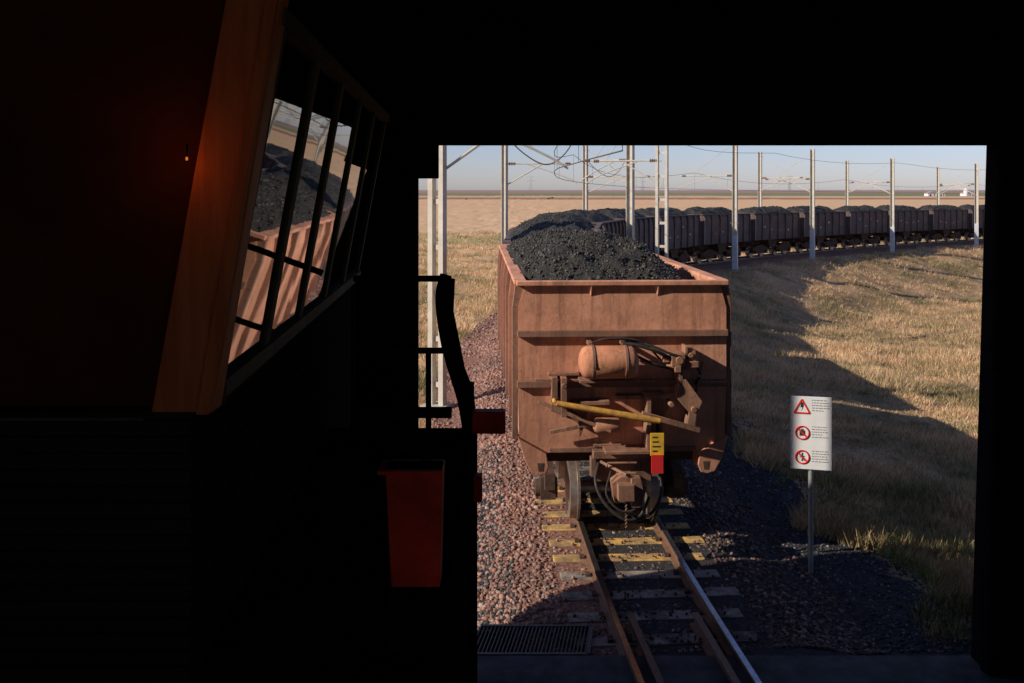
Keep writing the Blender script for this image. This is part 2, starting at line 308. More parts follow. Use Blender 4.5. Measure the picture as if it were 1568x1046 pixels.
# ------------------------------------------------------------------ wagons
L=8.2; zb=1.24
def end_poly(): return [(-1.05,zb),(1.05,zb),(1.40,1.45),(1.42,2.2),(1.42,3.2),(1.33,3.52),(-1.33,3.52),(-1.42,3.2),(-1.42,2.2),(-1.40,1.45)]
def body_mesh():
    bd=B()
    for y0,y1 in((0,.03),(L-.03,L)): bd.prism_y(end_poly(),y0,y1)
    for sg in(1,-1):
        o=[(1.40,1.45),(1.42,2.2),(1.42,3.2),(1.33,3.52)]; i=[(x_-.03,z_) for x_,z_ in o][::-1]
        poly=[(sg*x_,z_) for x_,z_ in o+i]; 
        if sg<0: poly=poly[::-1]
        bd.prism_y(poly,.03,L-.03)
    bd.box(-1.37,1.37,.03,L-.03,1.40,1.46)
    return bd
def rib_mesh():
    r=B()
    for y0 in(-.075,L):
        r.box(-1.43,1.43,y0,y0+.075,2.81,2.90); r.box(-1.435,1.435,y0,y0+.075,2.13,2.22)
    for sg in(1,-1):
        for yk in [.02]+list(np.linspace(1.3,L-1.3,5))+[L-.09]:
            xx_=[sg*1.42,sg*1.50]; x0,x1=min(xx_),max(xx_)
            r.box(x0+.0005,x1,yk,yk+.08,1.42,3.2)
            pl=[(sg*1.42,3.2),(sg*1.50,3.2),(sg*1.46,3.5),(sg*1.335,3.5)]
            r.prism_y(pl if sg>0 else pl[::-1],yk,yk+.08)
    return r
def rim_mesh():
    r=B(); 
    r.box(-1.44,1.44,-.07,.06,3.50,3.565); r.box(-1.44,1.44,L-.06,L+.07,3.50,3.565)
    for sg in(1,-1): r.box(min(sg*1.30,sg*1.47),max(sg*1.30,sg*1.47),.06,L-.06,3.502,3.563)
    for xc in(-.43,.48): r.add([(xc-.06,-.002,3.5),(xc+.06,-.002,3.5),(xc,-.07,3.5),(xc,-.002,3.34)],[(0,1,2),(0,2,3),(1,3,2)])
    return r
def bogie_mesh():
    r=B()
    for yc in(1.95,L-1.95):
        for sg in(1,-1):
            x0,x1=sorted((sg*.86,sg*1.0))
            r.prism_x([(yc-1.25,.5),(yc-1.25,.72),(yc-.5,.95),(yc+.5,.95),(yc+1.25,.72),(yc+1.25,.5),(yc+.5,.33),(yc-.5,.33)],x0,x1)
            for e in(-.9,.9):
                r.tube([(sg*.8,yc+e,.43),(sg*1.12,yc+e,.43)],[.15,.12],12)
                r.box(*sorted((sg*.83,sg*1.05)),yc+e-.16,yc+e+.16,.3,.62)
            for e in(-.16,0.16): r.tube([(sg*.93,yc+e,.45),(sg*.93,yc+e,.9)],.09,10)
        r.box(-1.0,1.0,yc-.2,yc+.2,.75,1.0)
        r.box(-.15,.15,yc-.9,yc+.9,.95,1.2)
    r.box(-.22,.22,-.02,L+.02,1.0,1.22)
    for yc in(.25,L-.35): r.box(-1.1,1.1,yc,yc+.12,1.05,1.235)
    r.prism_x([(3.2,1.4),(5.0,1.4),(4.6,.75),(3.6,.75)],-1.0,1.0)
    return r
def wheel_mesh():
    r=B()
    for yc in(1.95,L-1.95):
        for e in(-.9,.9):
            y_=yc+e
            for sg in(1,-1):
                a=[(sg*.50,y_,.43),(sg*.535,y_,.43),(sg*.54,y_,.43),(sg*.64,y_,.43)]
                r.tube(a,[.455,.455,.432,.425],32)
            r.tube([(-.5,y_,.43),(.5,y_,.43)],.08,12)
    return r
def coupler_mesh():
    r=B()
    for y0,sg in((0,-1),(L,1)):
        r.box(-.1,.1,*sorted((y0,y0+sg*.35)),.80,1.0)
        r.prism_y([(-.19,.74),(-.22,.98),(-.1,1.06),(.12,1.06),(.23,.92),(.17,.72)],*sorted((y0+sg*.3,y0+sg*.52)))
        r.prism_y([(.02,.70),(.02,1.08),(.13,1.08),(.17,.9),(.13,.70)],*sorted((y0+sg*.5,y0+sg*.63)))
    return r
def heap(seed,nx=46,ny=150,amp=.55):
    V=[];o=seed*31.7
    for j in range(ny):
        for i in range(nx):
            x_=-1.36+2.72*i/(nx-1); y_=.03+(L-.06)*j/(ny-1); e=min(y_/1.9,(L-y_)/1.9,1); e=math.sin(e*math.pi/2)**.8
            a=max(0,1-abs(x_/1.42+.12)**2.3)
            z_=3.32+amp*1.2*a*e+.13*noise.noise((x_*.9+o,y_*.7,0))*e+.10*noise.noise((x_*3+o,y_*3,1))+.05*noise.noise((x_*9,y_*9+o,2))+.035*noise.noise((x_*21,y_*21+o,3))
            V.append((x_,y_,z_))
    idx=np.arange(nx*ny).reshape(ny,nx); F=np.stack([idx[:-1,:-1].ravel(),idx[:-1,1:].ravel(),idx[1:,1:].ravel(),idx[1:,:-1].ravel()],1)
    return np.array(V),F
tmpl={}
def part(key,builder,mat,parent,smooth=False,bevel=0):
    if key in tmpl:
        ob=bpy.data.objects.new(key,tmpl[key]); scene.collection.objects.link(ob); ob.parent=parent
    else:
        ob=builder().obj(key,mat,parent,smooth); tmpl[key]=ob.data
    if bevel: md=ob.modifiers.new('b','BEVEL'); md.width=bevel; md.segments=2
    return ob
s_=s_of_y(12.4); first=None
for w in range(17):
    if w==0: p0=Vector((1.50,12.4,0)); p1=Vector((1.17,12.4+L,0))
    else:
        p0,_=at(s_); p1,_=at(s_+L)
    s_+=L+.95
    dv=(p1-p0); e=empty('coal_wagon',(p0.x,p0.y,p0.z+.15+.0),math.atan2(dv.y,dv.x)-math.pi/2)
    e.rotation_euler[0]=math.asin(dv.z/dv.length)
    if w==0: first=e
    fm='n' if w==0 else 'f'
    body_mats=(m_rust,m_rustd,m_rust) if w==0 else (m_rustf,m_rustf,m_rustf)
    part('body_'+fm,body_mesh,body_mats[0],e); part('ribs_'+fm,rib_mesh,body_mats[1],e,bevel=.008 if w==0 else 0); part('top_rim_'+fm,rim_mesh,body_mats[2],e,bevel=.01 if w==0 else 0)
    part('bogies',bogie_mesh,m_under,e,True); part('wheels',wheel_mesh,m_whl,e,True); part('couplers',coupler_mesh,m_part,e,True)
    hk=w if w<3 else 3+w%3
    key='coal_load_%d'%hk
    if key in tmpl:
        ob=bpy.data.objects.new('coal_load',tmpl[key]); scene.collection.objects.link(ob); ob.parent=e
        if w%2: ob.rotation_euler=(0,0,math.pi); ob.location=(0,L,0)
    else:
        hv,hf=heap(hk,*( (90,260) if w==0 else (46,140))); ob=mesh_np('coal_load',hv,hf,m_coal,e); tmpl[key]=ob.data
        if w<3:
            n=(16000,5000,3000)[w]; pick=rng.integers(0,len(hv),n); q=hv[pick]+rng.normal(0,.01,(n,3))
            q=q[(np.abs(q[:,0])<1.28)&(q[:,1]>.12)]
            sz=rng.uniform(.007,.022,len(q))*np.where(rng.random(len(q))<.05,1.9,1); stones('coal_lumps',q[:,0],q[:,1],q[:,2]+.002,sz,m_lump,e)
    if w>0:
        mk_=B()
        for c_ in range(4):
            y_=1.9+c_*1.3+random.uniform(-.3,.3); z_=random.uniform(2.0,2.9); mk_.box(1.423,1.426,y_,y_+random.uniform(.06,.16),z_,z_+random.uniform(.05,.14))
        mk_.obj('stencil_marks',m_white,e)
        pa=B().box(1.50,1.512,.03,.08,1.5,3.3); pa.obj('end_post',m_sten,e)
# ---- end details of first wagon
E=first
t=B(); 
zc=2.52; r_=.215
t.tube([(-.64,-.32,zc),(-.62,-.32,zc),(-.585,-.32,zc),(-.53,-.32,zc),(.06,-.32,zc),(.11,-.32,zc),(.145,-.32,zc),(.16,-.32,zc)],[.03,.12,.185,r_,r_,.185,.12,.03],28)
t.obj('air_reservoir',m_tank,E,True)
t=B()
for x_ in(-.45,-.02):
    t.tube([(x_-.02,-.32,zc),(x_+.02,-.32,zc)],r_+.012,28); t.box(x_-.02,x_+.02,-.32,-.001,zc-.06,zc+.0)
t.box(-.62,.12,-.36,-.001,zc-.27,zc-.235)
t.box(-.5,-.44,-.25,-.001,zc+.2,zc+.25); t.box(-.05,.01,-.25,-.001,zc+.2,zc+.25)
t.obj('reservoir_straps',m_rustd,E,bevel=.005)
t=B()
def hose(pts,r=.022): t.tube(smoothpts(pts,6),r,8)
hose([(-.05,-.3,2.76),(.15,-.34,2.74),(.4,-.36,2.66),(.62,-.3,2.55),(.8,-.25,2.52)],.024)
hose([(-.35,-.2,2.8),(0,-.22,2.80),(.35,-.3,2.72),(.6,-.34,2.62),(.85,-.3,2.56)],.018)
hose([(.12,-.3,2.6),(.35,-.38,2.5),(.6,-.3,2.42),(.78,-.2,2.3)],.02)
hose([(-.5,-.2,2.74),(-.2,-.25,2.82),(.2,-.28,2.78),(.5,-.22,2.5)],.014)
hose([(.9,-.2,2.5),(1.0,-.25,2.35),(.95,-.2,2.2)],.02)
t.obj('brake_hoses_upper',m_blk,E,True)
t=B()
t.box(.60,.78,-.34,-.05,2.46,2.62); t.tube([(.7,-.38,2.54),(.7,-.05,2.54)],.05,14); t.box(.8,.93,-.3,-.02,2.4,2.66); t.tube([(.86,-.33,2.6),(.86,-.1,2.6)],.035,12); t.tube([(.55,-.25,2.44),(.95,-.25,2.44)],.035,10)
t.box(.7,.76,-.3,-.001,2.2,2.46); t.box(.64,.72,-.36,-.3,2.38,2.46); t.box(.78,.82,-.32,-.1,2.62,2.72); t.box(.5,.58,-.28,-.1,2.5,2.58); t.box(.84,.96,-.34,-.3,2.44,2.52)
t.obj('distributor_valve',m_part,E,True,.006)
t=B()
t.box(-.98,-.90,-.22,-.001,1.98,2.30); t.box(-.86,-.78,-.26,-.001,1.78,2.30); t.prism_y([(-1.0,1.86),(-.62,1.70),(-.62,1.78),(-.98,1.96)],-.24,-.001)
t.beam((-1.16,-.2,1.98),(-.2,-.3,1.60),.04,.05); t.beam((-1.2,-.16,2.26),(1.38,-.16,2.20),.035,.035)
t.box(-.70,-.2,-.2,-.001,1.92,1.97); t.box(-.1,.25,-.18,-.001,1.99,2.04)
t.prism_y([(.72,2.26),(.80,2.28),(1.02,1.98),(.94,1.80),(.92,1.62),(.80,1.60),(.84,1.84),(.74,1.95),(.66,2.05)],-.30,-.10)
t.prism_y([(.26,2.08),(.52,2.08),(.6,1.9),(.52,1.76),(.30,1.76)],-.2,-.06)
t.box(.28,.34,-.28,-.001,1.34,2.04); t.box(.46,.50,-.2,-.001,1.5,1.8)
t.beam((.2,-.34,1.84),(.98,-.3,1.60),.05,.07); t.beam((.3,-.2,2.0),(.86,-.28,2.1),.04,.06)
t.tube([(.6,-.34,1.95),(.6,-.05,1.95)],.035,12); t.tube([(.9,-.34,1.88),(.9,-.05,1.88)],.04,12); t.tube([(-.82,-.3,2.2),(-.82,-.05,2.2)],.035,12)
t.box(-1.02,-.6,-.12,-.001,2.3,2.34)
t.box(-.4,-.02,-.06,-.001,1.32,1.36); t.box(-.28,.32,-.34,-.001,1.30,1.34)
t.prism_y([(-.42,1.2),(.46,1.2),(.46,1.30),(-.42,1.30)],-.18,-.001)
t.beam((-.6,-.1,1.5),(-.45,-.1,1.95),.04,.04); t.beam((-1.0,-.12,1.55),(-.6,-.12,1.62),.03,.05)
t.beam((.95,-.2,2.05),(1.05,-.2,2.5),.03,.04); t.box(-.62,-.5,-.18,-.001,1.62,1.7)
t.obj('brake_rigging',m_part,E,True,.006)
t=B(); t.tube([(-.43,-.22,1.66),(-.41,-.22,1.66),(-.38,-.22,1.66),(-.1,-.22,1.66),(-.07,-.22,1.66),(-.05,-.22,1.66)],[.04,.08,.10,.10,.08,.04],18); t.box(-.36,-.30,-.22,-.001,1.6,1.72); t.box(-.18,-.12,-.22,-.001,1.6,1.72); t.obj('brake_cylinder',m_tank,E,True)
t=B(); t.tube([(-.93,-.40,2.0),(.22,-.44,1.80),(.42,-.44,1.765)],[.036,.046,.036],12); t.tube([(-.95,-.40,2.0),(-.95,-.20,2.0)],.03,10); t.obj('yellow_handbrake_rod',m_yel,E,True)
t=B(); t.box(.285,.46,-.50,-.48,1.33,1.62); t.obj('yellow_end_tag',M('tag_yellow',(.85,.5,.03),(.6,.36,.06),9,.5,bs=0),E)
t=B(); t.box(.295,.45,-.515,-.495,1.10,1.34); t.obj('red_end_tag',m_sred,E)
t=B()
for zz in(1.56,1.5,1.44,1.38): t.box(.31,.36+random.random()*.07,-.503,-.5005,zz,zz+.018)
t.obj('tag_lettering',m_sblk,E)
t=B()
for sg in(-1,1):
    pl=[(1.425,1.47),(1.04,1.25),(1.01,1.08),(1.05,.98),(1.14,.96),(1.24,.99),(1.33,1.15)]
    pl=[(sg*a,c_) for a,c_ in pl]; pl=pl if sg<0 else pl[::-1]
    t.prism_y(pl,-.10,.28)
t.obj('corner_pockets',m_rust,E,False,.012)
t=B()
for sg in(-1,1): t.prism_y([(sg*1.12-.03,1.02),(sg*1.12+.03,1.02),(sg*1.12+.045,1.13),(sg*1.12-.045,1.13)],-.104,-.101)
t.obj('pocket_slots',m_under,E)
t=B(); t.box(-1.0,1.0,-.03,-.001,1.245,1.31); t.box(-.45,-.38,-.16,-.001,.95,1.2); t.box(.38,.45,-.16,-.001,.95,1.2); t.box(-.38,.38,-.06,.0,.86,1.2)
t.obj('headstock',m_part,E,False,.006)
t=B()
hose([(-.36,-.2,1.15),(-.42,-.4,.95),(-.3,-.5,.7),(-.05,-.55,.52),(.15,-.5,.55),(.28,-.45,.78)],.02)
hose([(.4,-.2,1.1),(.46,-.36,.85),(.34,-.45,.6),(.12,-.5,.5),(.02,-.52,.6)],.02)
hose([(-.22,-.4,1.1),(-.3,-.55,.85),(-.12,-.62,.66),(.1,-.6,.7),(.2,-.5,.95)],.014)
hose([(.36,-.3,1.12),(.44,-.4,.98),(.4,-.5,.7),(.30,-.5,.46)],.014)
t.obj('brake_hoses_lower',m_blk,E,True)
t=B()
for k_ in range(9):
    a=-.05; zc_=.82-.045*k_; t.tube([(a-.012,-.6,zc_-.03),(a+.012,-.6,zc_),(a-.012,-.6,zc_+.02)],.009,6)
t.tube([(-.28,-.45,1.18),(-.28,-.5,1.24),(.1,-.5,1.24)],.015,8); t.tube([(-.34,-.3,1.2),(-.05,-.62,1.12)],.02,8)
t.box(-.16,.04,-.68,-.5,.80,1.0)
t.obj('uncoupling_lever_and_chain',m_part,E,True)
# ------------------------------------------------------------------ overhead line masts
def tz(x_,y_): return float(terrain([x_],[y_])[0][0])
def mast(x_,y_,h=9,w=.22,double=False,arm=None,white=True):
    z0=tz(x_,y_)-.1; rot=R(-28); e=empty('catenary_mast',(x_,y_,z0),rot); t=B()
    if double:
        for o in(-w/2,w/2): t.box(o-.065,o+.065,-.09,.09,0,h)
        for k_ in range(int(h/1.1)): t.box(-w/2+.06,w/2-.06,-.02,.02,.6+k_*1.1,.72+k_*1.1)
        t.box(-.3,.3,-.3,.3,0,.18)
    else:
        t.box(-w/2,-w/2+.03,-w/2,w/2,0,h); t.box(w/2-.03,w/2,-w/2,w/2,0,h); t.box(-w/2+.03,w/2-.03,-.03,.03,0,h); 
    t.obj('mast_post',m_mast,e)
    if not double: 
        q=w/2+.006; B().box(-q,q,-q,q,0,2.6).obj('white_painted_base',m_mastw,e)
    if arm:
        d=Matrix.Rotation(-rot,3,'Z')@Vector((arm[0],arm[1],0)); n=d.normalized(); Ld=d.length; t=B(); up=Vector((0,0,1)); hb=6.9
        t.tube([up*hb,n*Ld+up*hb],.04,6)
        t.tube([up*(hb-1.2),n*Ld*.55+up*(hb-.05)],.035,6); t.tube([up*(h-.3),n*Ld*.8+up*(hb+.03)],.02,5)
        t.tube(smoothpts([n*Ld*.35+up*(hb-.05),n*Ld*.7+up*(hb-.45),n*(Ld*.95)+up*(hb-.8),n*(Ld+.25)+up*(hb-1.05)],5),.03,6)
        t.obj('cantilever',m_mast,e,True)
        t=B()
        for k_ in range(4): c0=n*(.25+.09*k_)+up*hb; t.tube([c0,c0+n*.04],.085,8)
        for k_ in range(3): c0=n*(Ld*.9+.09*k_)+up*hb; t.tube([c0,c0+n*.04],.08,8)
        t.obj('insulators',m_ins,e,True)
    return e
masts=[(-1.8,22,10,.3,True,(2.9,.0)),(7.05,43,11,.46,True,(-3.2,1.2)),(5.95,46,10,.34,False,(-2.2,.8)),(-.4,49,9.0,.28,False,(3.6,-.6)),(5.3,66,9.2,.3,False,(4.6,-2)),
 (16.1,66,9.6,.34,False,(-3.6,2)),(25.3,77,9.4,.36,False,(-3.4,2.6)),(36.6,88,9.2,.38,False,(-3,3)),(50.8,100,9.2,.4,False,(-2.6,3.4)),(68,112,9,.4,False,(-2.6,3.4)),
 (21.7,80,9.2,.3,False,(3.2,-2.2)),(35.0,95.5,9.2,.32,False,(3,-2.6)),(52.2,112,9.2,.34,False,(2.6,-3))]
for a in masts: mast(*a[:4],double=a[4],arm=a[5])
wr=empty('overhead_line_wires')
t=B()
def wire_along(off,h,y0,y1,sag=0,span=28,r=.012,step=3.5):
    a=s_of_y(y0); c=s_of_y(y1); pts=[]; q=a
    while q<c:
        p,dr=at(q); nrm=Vector((dr.y,-dr.x,0)); f=((q-a)%span)/span; pts.append(p+nrm*off+Vector((0,0,h-4*sag*f*(1-f)))); q+=step
    t.tube(pts,r,5)
wire_along(0,5.5,13,170,0); wire_along(0,6.7,13,170,.6,28,.012)
wire_along(3.1,8.4,24,170,.4,26,.014)
q=s_of_y(13)
while q<s_of_y(120):
    p,dr=at(q); f=((q-s_of_y(13))%28)/28; t.tube([p+Vector((0,0,5.5)),p+Vector((0,0,6.7-2.4*f*(1-f)))],.007,4); q+=5.6
for (x_,y_) in((.9,24),(5.0,47)):
    t.tube(smoothpts([(x_-1.2,y_,6.5),(x_-.6,y_,5.9),(x_,y_,5.6),(x_+.5,y_,5.9),(x_+.9,y_,6.6)],6),.018,6)
t.obj('wires',m_wire,wr)
# ------------------------------------------------------------------ safety sign
sx,sy=3.94,12.05; e=empty('safety_sign',(sx,sy,tz(sx,sy)),R(-13)); off=-tz(sx,sy)
B().tube([(0,.035,-.2),(0,.035,2.1)],.032,14).obj('post',m_sgal,e,True)
B().box(-.26,.26,-.012,0,1.26+off*1,2.22+off*1).obj('board',m_white,e,bevel=.004)
t=B(); zc=[2.09+off,1.74+off,1.42+off]
tr=[(-.215,zc[0]-.09),(-.015,zc[0]-.09),(-.115,zc[0]+.09)]
for i in range(3):
    a=tr[i];c_=tr[(i+1)%3]; t.beam((a[0],-.0155,a[1]),(c_[0],-.0155,c_[1]),.006,.02)
for zz in zc[1:]:
    pts=[(-.11+.085*math.cos(k_*math.pi/12),-.0155,zz+.085*math.sin(k_*math.pi/12)) for k_ in range(25)]
    t.tube(pts,.010,6); t.beam((-.165,-.020,zz+.055),(-.055,-.020,zz-.055),.005,.016)
t.obj('warning_symbols',m_sred,e)
t=B()
t.add([(-.12,-.0135,zc[0]+.05),(-.095,-.0135,zc[0]+.05),(-.115,-.0135,zc[0]-.0),(-.09,-.0135,zc[0]-.0),(-.125,-.0135,zc[0]-.07),(-.11,-.0135,zc[0]-.015),(-.135,-.0135,zc[0]-.015)],[(0,1,2),(1,3,2),(3,4,5),(5,6,0),(2,3,5)])
t.box(-.145,-.075,-.015,-.0125,zc[1]-.04,zc[1]+.03); t.box(-.125,-.095,-.015,-.0125,zc[1]+.03,zc[1]+.05)
t.box(-.118,-.10,-.015,-.0125,zc[2]+.02,zc[2]+.055); t.beam((-.11,-.0135,zc[2]+.02),(-.12,-.0135,zc[2]-.05),.002,.02); t.beam((-.11,-.0135,zc[2]+.01),(-.08,-.0135,zc[2]-.05),.002,.014); t.beam((-.14,-.0135,zc[2]),(-.08,-.0135,zc[2]+.01),.002,.012)
t.obj('sign_pictograms',m_sblk,e)
t=B()
for blk in zc:
    for r_i in range(5):
        zz=blk+.08-r_i*.034; x_=.01; lim=random.uniform(.14,.235)
        while x_<lim:
            w_=random.uniform(.015,.045); t.box(x_,min(x_+w_,.238),-.0140,-.0125,zz,zz+.009); x_+=w_+.01
t.obj('sign_small_print',m_sgrey,e)
# ------------------------------------------------------------------ loading building
bl_=empty('loading_building')
YF,YB=9.4,9.6
t=B(); 
t.prism_y([(-2.3,-.3),(-.98,-.3),(-.98,9),(-2.4,9),(-2.4,2.8),(-2.4,.4)],YF,YB)
t.prism_y([(-2.4,.5),(-2.4,4.9),(-4.2,4.9),(-4.2,2.8),(-2.57,1.4)],YF,YB)  # unseen fin added beside the wall; its edge shapes the ground shadow
t.box(-4.2,-3.6,YF,YB,4.9,9); t.box(-3.6,-2.4,YF,YB,6.4,9)  # top of the added fin; opening left so sun reaches the safety sign
t.prism_y([(4.81,-.3),(9,-.3),(9,9),(5.09,9)],YF,YB)
t.box(-.98,4.98,YF,YB,5.41,9)
t.obj('front_wall_and_shadow_fin',m_int,bl_)
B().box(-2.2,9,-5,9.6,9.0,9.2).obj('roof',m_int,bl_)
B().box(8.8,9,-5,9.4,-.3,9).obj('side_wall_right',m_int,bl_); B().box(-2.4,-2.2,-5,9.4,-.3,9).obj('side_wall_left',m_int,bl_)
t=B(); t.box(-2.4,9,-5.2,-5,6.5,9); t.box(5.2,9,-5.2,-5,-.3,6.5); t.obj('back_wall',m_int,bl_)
t=B(); t.tube([(4.86,9.33,0),(5.0,9.33,5.45)],.06,14); t.box(5.25,5.4,9.0,9.38,0,9); t.box(-1.4,9,9.25,9.39,5.43,5.5); t.box(-1.03,-.75,9.2,9.39,5.06,5.6); t.box(4.85,9,9.3,9.39,-.1,.06); t.tube([(4.86,9.28,.06),(4.86,9.28,.2)],.1,12)
t.obj('portal_frame',m_int,bl_,bevel=.01)
B().box(-.6,8.8,-5,9.62,-.2,.045).obj('floor',m_conc,bl_)
t=B()
for zz in(.9,1.25,1.6): t.tube([(5.0,8.8,zz),(5.9,8.8,zz)],.02,8)
t.tube([(5.0,8.8,.04),(5.0,8.8,1.0)],.02,8)
t.obj('side_rail',m_int,bl_,True)
B().box(-2.2,-.27,-5,6.4,3.0,3.28).obj('walkway_deck',m_int,bl_); B().box(-2.2,-.30,-5,6.3,-.2,2.998).obj('walkway_wall',m_int,bl_)
t=B(); yr=6.35
for zz,r in((4.33,.022),(3.83,.022),(3.40,.04)): t.tube([(-1.1,yr,zz),(-.42,yr,zz)],r,8)
t.tube(smoothpts([(-.47,yr,4.36),(-.50,yr,4.2),(-.47,yr,3.95),(-.42,yr,3.75),(-.34,yr,3.5),(-.3,yr,3.3)],6),[.03+.0006*i for i in range(31)],10)
t.tube([(-.43,yr,4.33),(-.44,yr,4.1),(-.36,yr,3.7),(-.30,yr,3.55),(-.28,yr,3.3),(-.28,yr,1)],[.035,.035,.035,.035,.04,.04],10)
t.tube([(-.58,yr,3.28),(-.58,yr,3.83)],.02,8)
t.tube([(-.30,3.25,3.28),(-.30,3.25,4.05)],.02,8); t.tube([(-.42,3.3,3.28),(-.44,3.3,4.05)],.02,8); t.tube([(-.44,3.27,4.04),(-.28,3.27,4.04)],.02,8)
t.box(-.33,-.265,6.38,6.42,.0,3.6)
t.obj('walkway_railing',m_int,bl_,True)
t=B(); t.prism_y([(-.41,3.60),(-.245,3.60),(-.235,4.0),(-.43,4.0)],3.1,3.2); t.box(-.455,-.235,3.08,3.22,3.985,4.0); t.obj('red_fire_box',m_redp,bl_,bevel=.004)
t=B(); t.box(-.27,-.045,6.2,6.3,3.29,3.44); t.box(-.26,-.20,6.1,6.2,2.86,3.03); t.obj('red_bracket',m_redp,bl_,bevel=.006)
def gp(y_,tt):
    xb,zb_=-1.05-.056*(y_-3.2),4.24; xt,zt_=-.81-.056*(y_-3.2),5.54
    return Vector((xb+(xt-xb)*tt,y_,zb_+(zt_-zb_)*tt))
cab=empty('control_cabin')
t=B(); a,b2,c_,d_=gp(3.2,0),gp(7.6,0),gp(7.6,1),gp(3.2,1); t.add([a,b2,c_,d_],[(0,1,2,3)]); t.obj('window_glass',m_glass,cab)
t=B(); ys=[3.2,4.0,4.85,5.75,6.65,7.6]
for y_ in ys: t.beam(gp(y_,-.03)+Vector((.008,0,0)),gp(y_,1.03)+Vector((.008,0,0)),.018,.06)
for tt in(0,1): t.beam(gp(3.1,tt)+Vector((.015,0,0)),gp(7.65,tt)+Vector((.015,0,0)),.04,.06)
t.obj('window_mullions',m_wfr,cab)
t=B()
for y_ in ys[:-1]: t.beam(gp(y_+.08,.02)+Vector((.006,0,0)),gp(y_+.08,.98)+Vector((.006,0,0)),.008,.02)
t.obj('window_beads',m_wfr,cab)
def post(b0,b1,t0,t1,y0,y1): 
    t=B(); t.add([(b0,y0,4.205),(b1,y0,4.205),(t1,y0,6.3),(t0,y0,6.3),(b0,y1,4.205),(b1,y1,4.205),(t1,y1,6.3),(t0,y1,6.3)],[(0,1,2,3),(7,6,5,4),(0,4,5,1),(1,5,6,2),(2,6,7,3),(3,7,4,0)]); return t
post(-1.205,-1.0,-.828,-.65,3.05,3.15).obj('wooden_corner_post',m_wood,cab,bevel=.006)
post(-1.045,-1.005,-.695,-.655,3.02,3.047).obj('post_bead',m_wood,cab,bevel=.003)
t=B(); t.add([(-1.09,3.1,3.0),(-1.34,7.6,3.0),(-1.34,7.6,4.22),(-1.09,3.1,4.22)],[(0,1,2,3)]); t.add([(-2.2,3.1,3.0),(-1.09,3.1,3.0),(-1.09,3.1,4.2),(-2.2,3.1,4.2)],[(0,1,2,3)]); t.obj('brick_wall',m_brick,cab)
t=B(); t.box(-2.2,-1.32,7.62,7.7,3.0,7.0); t.prism_y([(-2.2,5.6),(-.86,5.6),(-.7,6.2),(-2.2,6.2)],3.3,7.6); t.box(-2.19,-1.2,3.3,3.36,4.2,6.4); t.obj('cabin_shell',m_int,cab)
B().box(-2.2,-1.21,3.0,3.1,4.19,4.2).obj('sill',m_wfr,cab)
lp=empty('cabin_lamp',(-1.06,2.98,5.05)); m_l,nt,b=newmat('lamp_filament'); b.inputs['Emission Color'].default_value=(1,.25,.04,1); b.inputs['Emission Strength'].default_value=.6; b.inputs['Base Color'].default_value=(.1,.02,0,1)
B().tube([(0,0,-.006),(0,0,-.003),(0,0,.003),(0,0,.006)],[.002,.004,.004,.002],10).obj('bulb',m_l,lp,True); B().tube([(-.0,0,.007),(-.02,.06,.05)],.003,6).obj('lamp_holder',m_int,lp)
ld=bpy.data.lights.new('lamp_light','POINT'); ld.energy=.26; ld.color=(1,.24,.04); ld.shadow_soft_size=.05; lo=bpy.data.objects.new('lamp_light',ld); scene.collection.objects.link(lo); lo.parent=lp; lo.location=(-.07,-.02,0)
B().box(-2.19,-1.0,3.16,3.2,4.2,6.4).obj('panelling',M('brown_panelling',(.085,.022,.008),(.055,.015,.006),3,.9,bs=0,spec=.05),cab)
e=empty('drain_grate',(0,0,0)); t=B(); 
for i in range(30): x_=-.45+i*.042; t.beam((x_,9.66,.03),(x_+.10,10.25,.03),.012,.04)
t.beam((-.45,9.65,.03),(.80,9.65,.03),.04,.05); t.beam((-.35,10.27,.03),(.90,10.27,.03),.04,.05); t.beam((.80,9.65,.03),(.90,10.27,.03),.04,.05)
t.obj('grate_bars',M('grate_steel',(.09,.09,.09),(.15,.14,.12),20,.6,.2),e); B().box(-.6,.85,9.63,10.3,-.15,-.02).obj('grate_pit',m_int,e)
# ------------------------------------------------------------------ grass
def grass(name,n,sel,hs,mat,blades=9,seed=0):
    y=10*np.exp(rng.random(n)*math.log(13)); x=rng.uniform(-.17,.62,n)*y+rng.uniform(-2,2,n)
    z,D,Y=terrain(x,y); k_=sel(x,y,D); x,y,z=x[k_],y[k_],z[k_]; n=len(x)
    big=np.interp(y,[10,30,130],[1,1.15,2.2]); nb=blades
    cl=.3+1.6*np.clip(vnoise(x,y,.5,7)+.5,0,1)*(.5+1.0*np.clip(vnoise(x,y,1.9,8)+.5,0,1))
    h=(hs*big*cl*rng.uniform(.6,1.3,n))[:,None]*rng.uniform(.6,1.1,(n,nb))
    a=rng.uniform(0,2*np.pi,(n,nb)); sp=(.12*big)[:,None]*rng.random((n,nb)); bx=x[:,None]+np.cos(a)*sp; by_=y[:,None]+np.sin(a)*sp
    lean=h*rng.uniform(.1,.9,(n,nb)); tx=bx+np.cos(a)*lean+h*.12; ty=by_+np.sin(a)*lean; w=(.007*big)[:,None]*rng.uniform(.7,1.5,(n,nb)); pa=rng.uniform(-.9,.9,(n,nb))
    zz=np.repeat(z[:,None],nb,1)-.02
    P=np.stack([np.stack([bx-np.cos(pa)*w,by_-np.sin(pa)*w,zz],-1),np.stack([bx+np.cos(pa)*w,by_+np.sin(pa)*w,zz],-1),np.stack([tx,ty,zz+h],-1)],2)
    return mesh_np(name,P.reshape(-1,3),np.arange(n*nb*3).reshape(-1,3),mat)
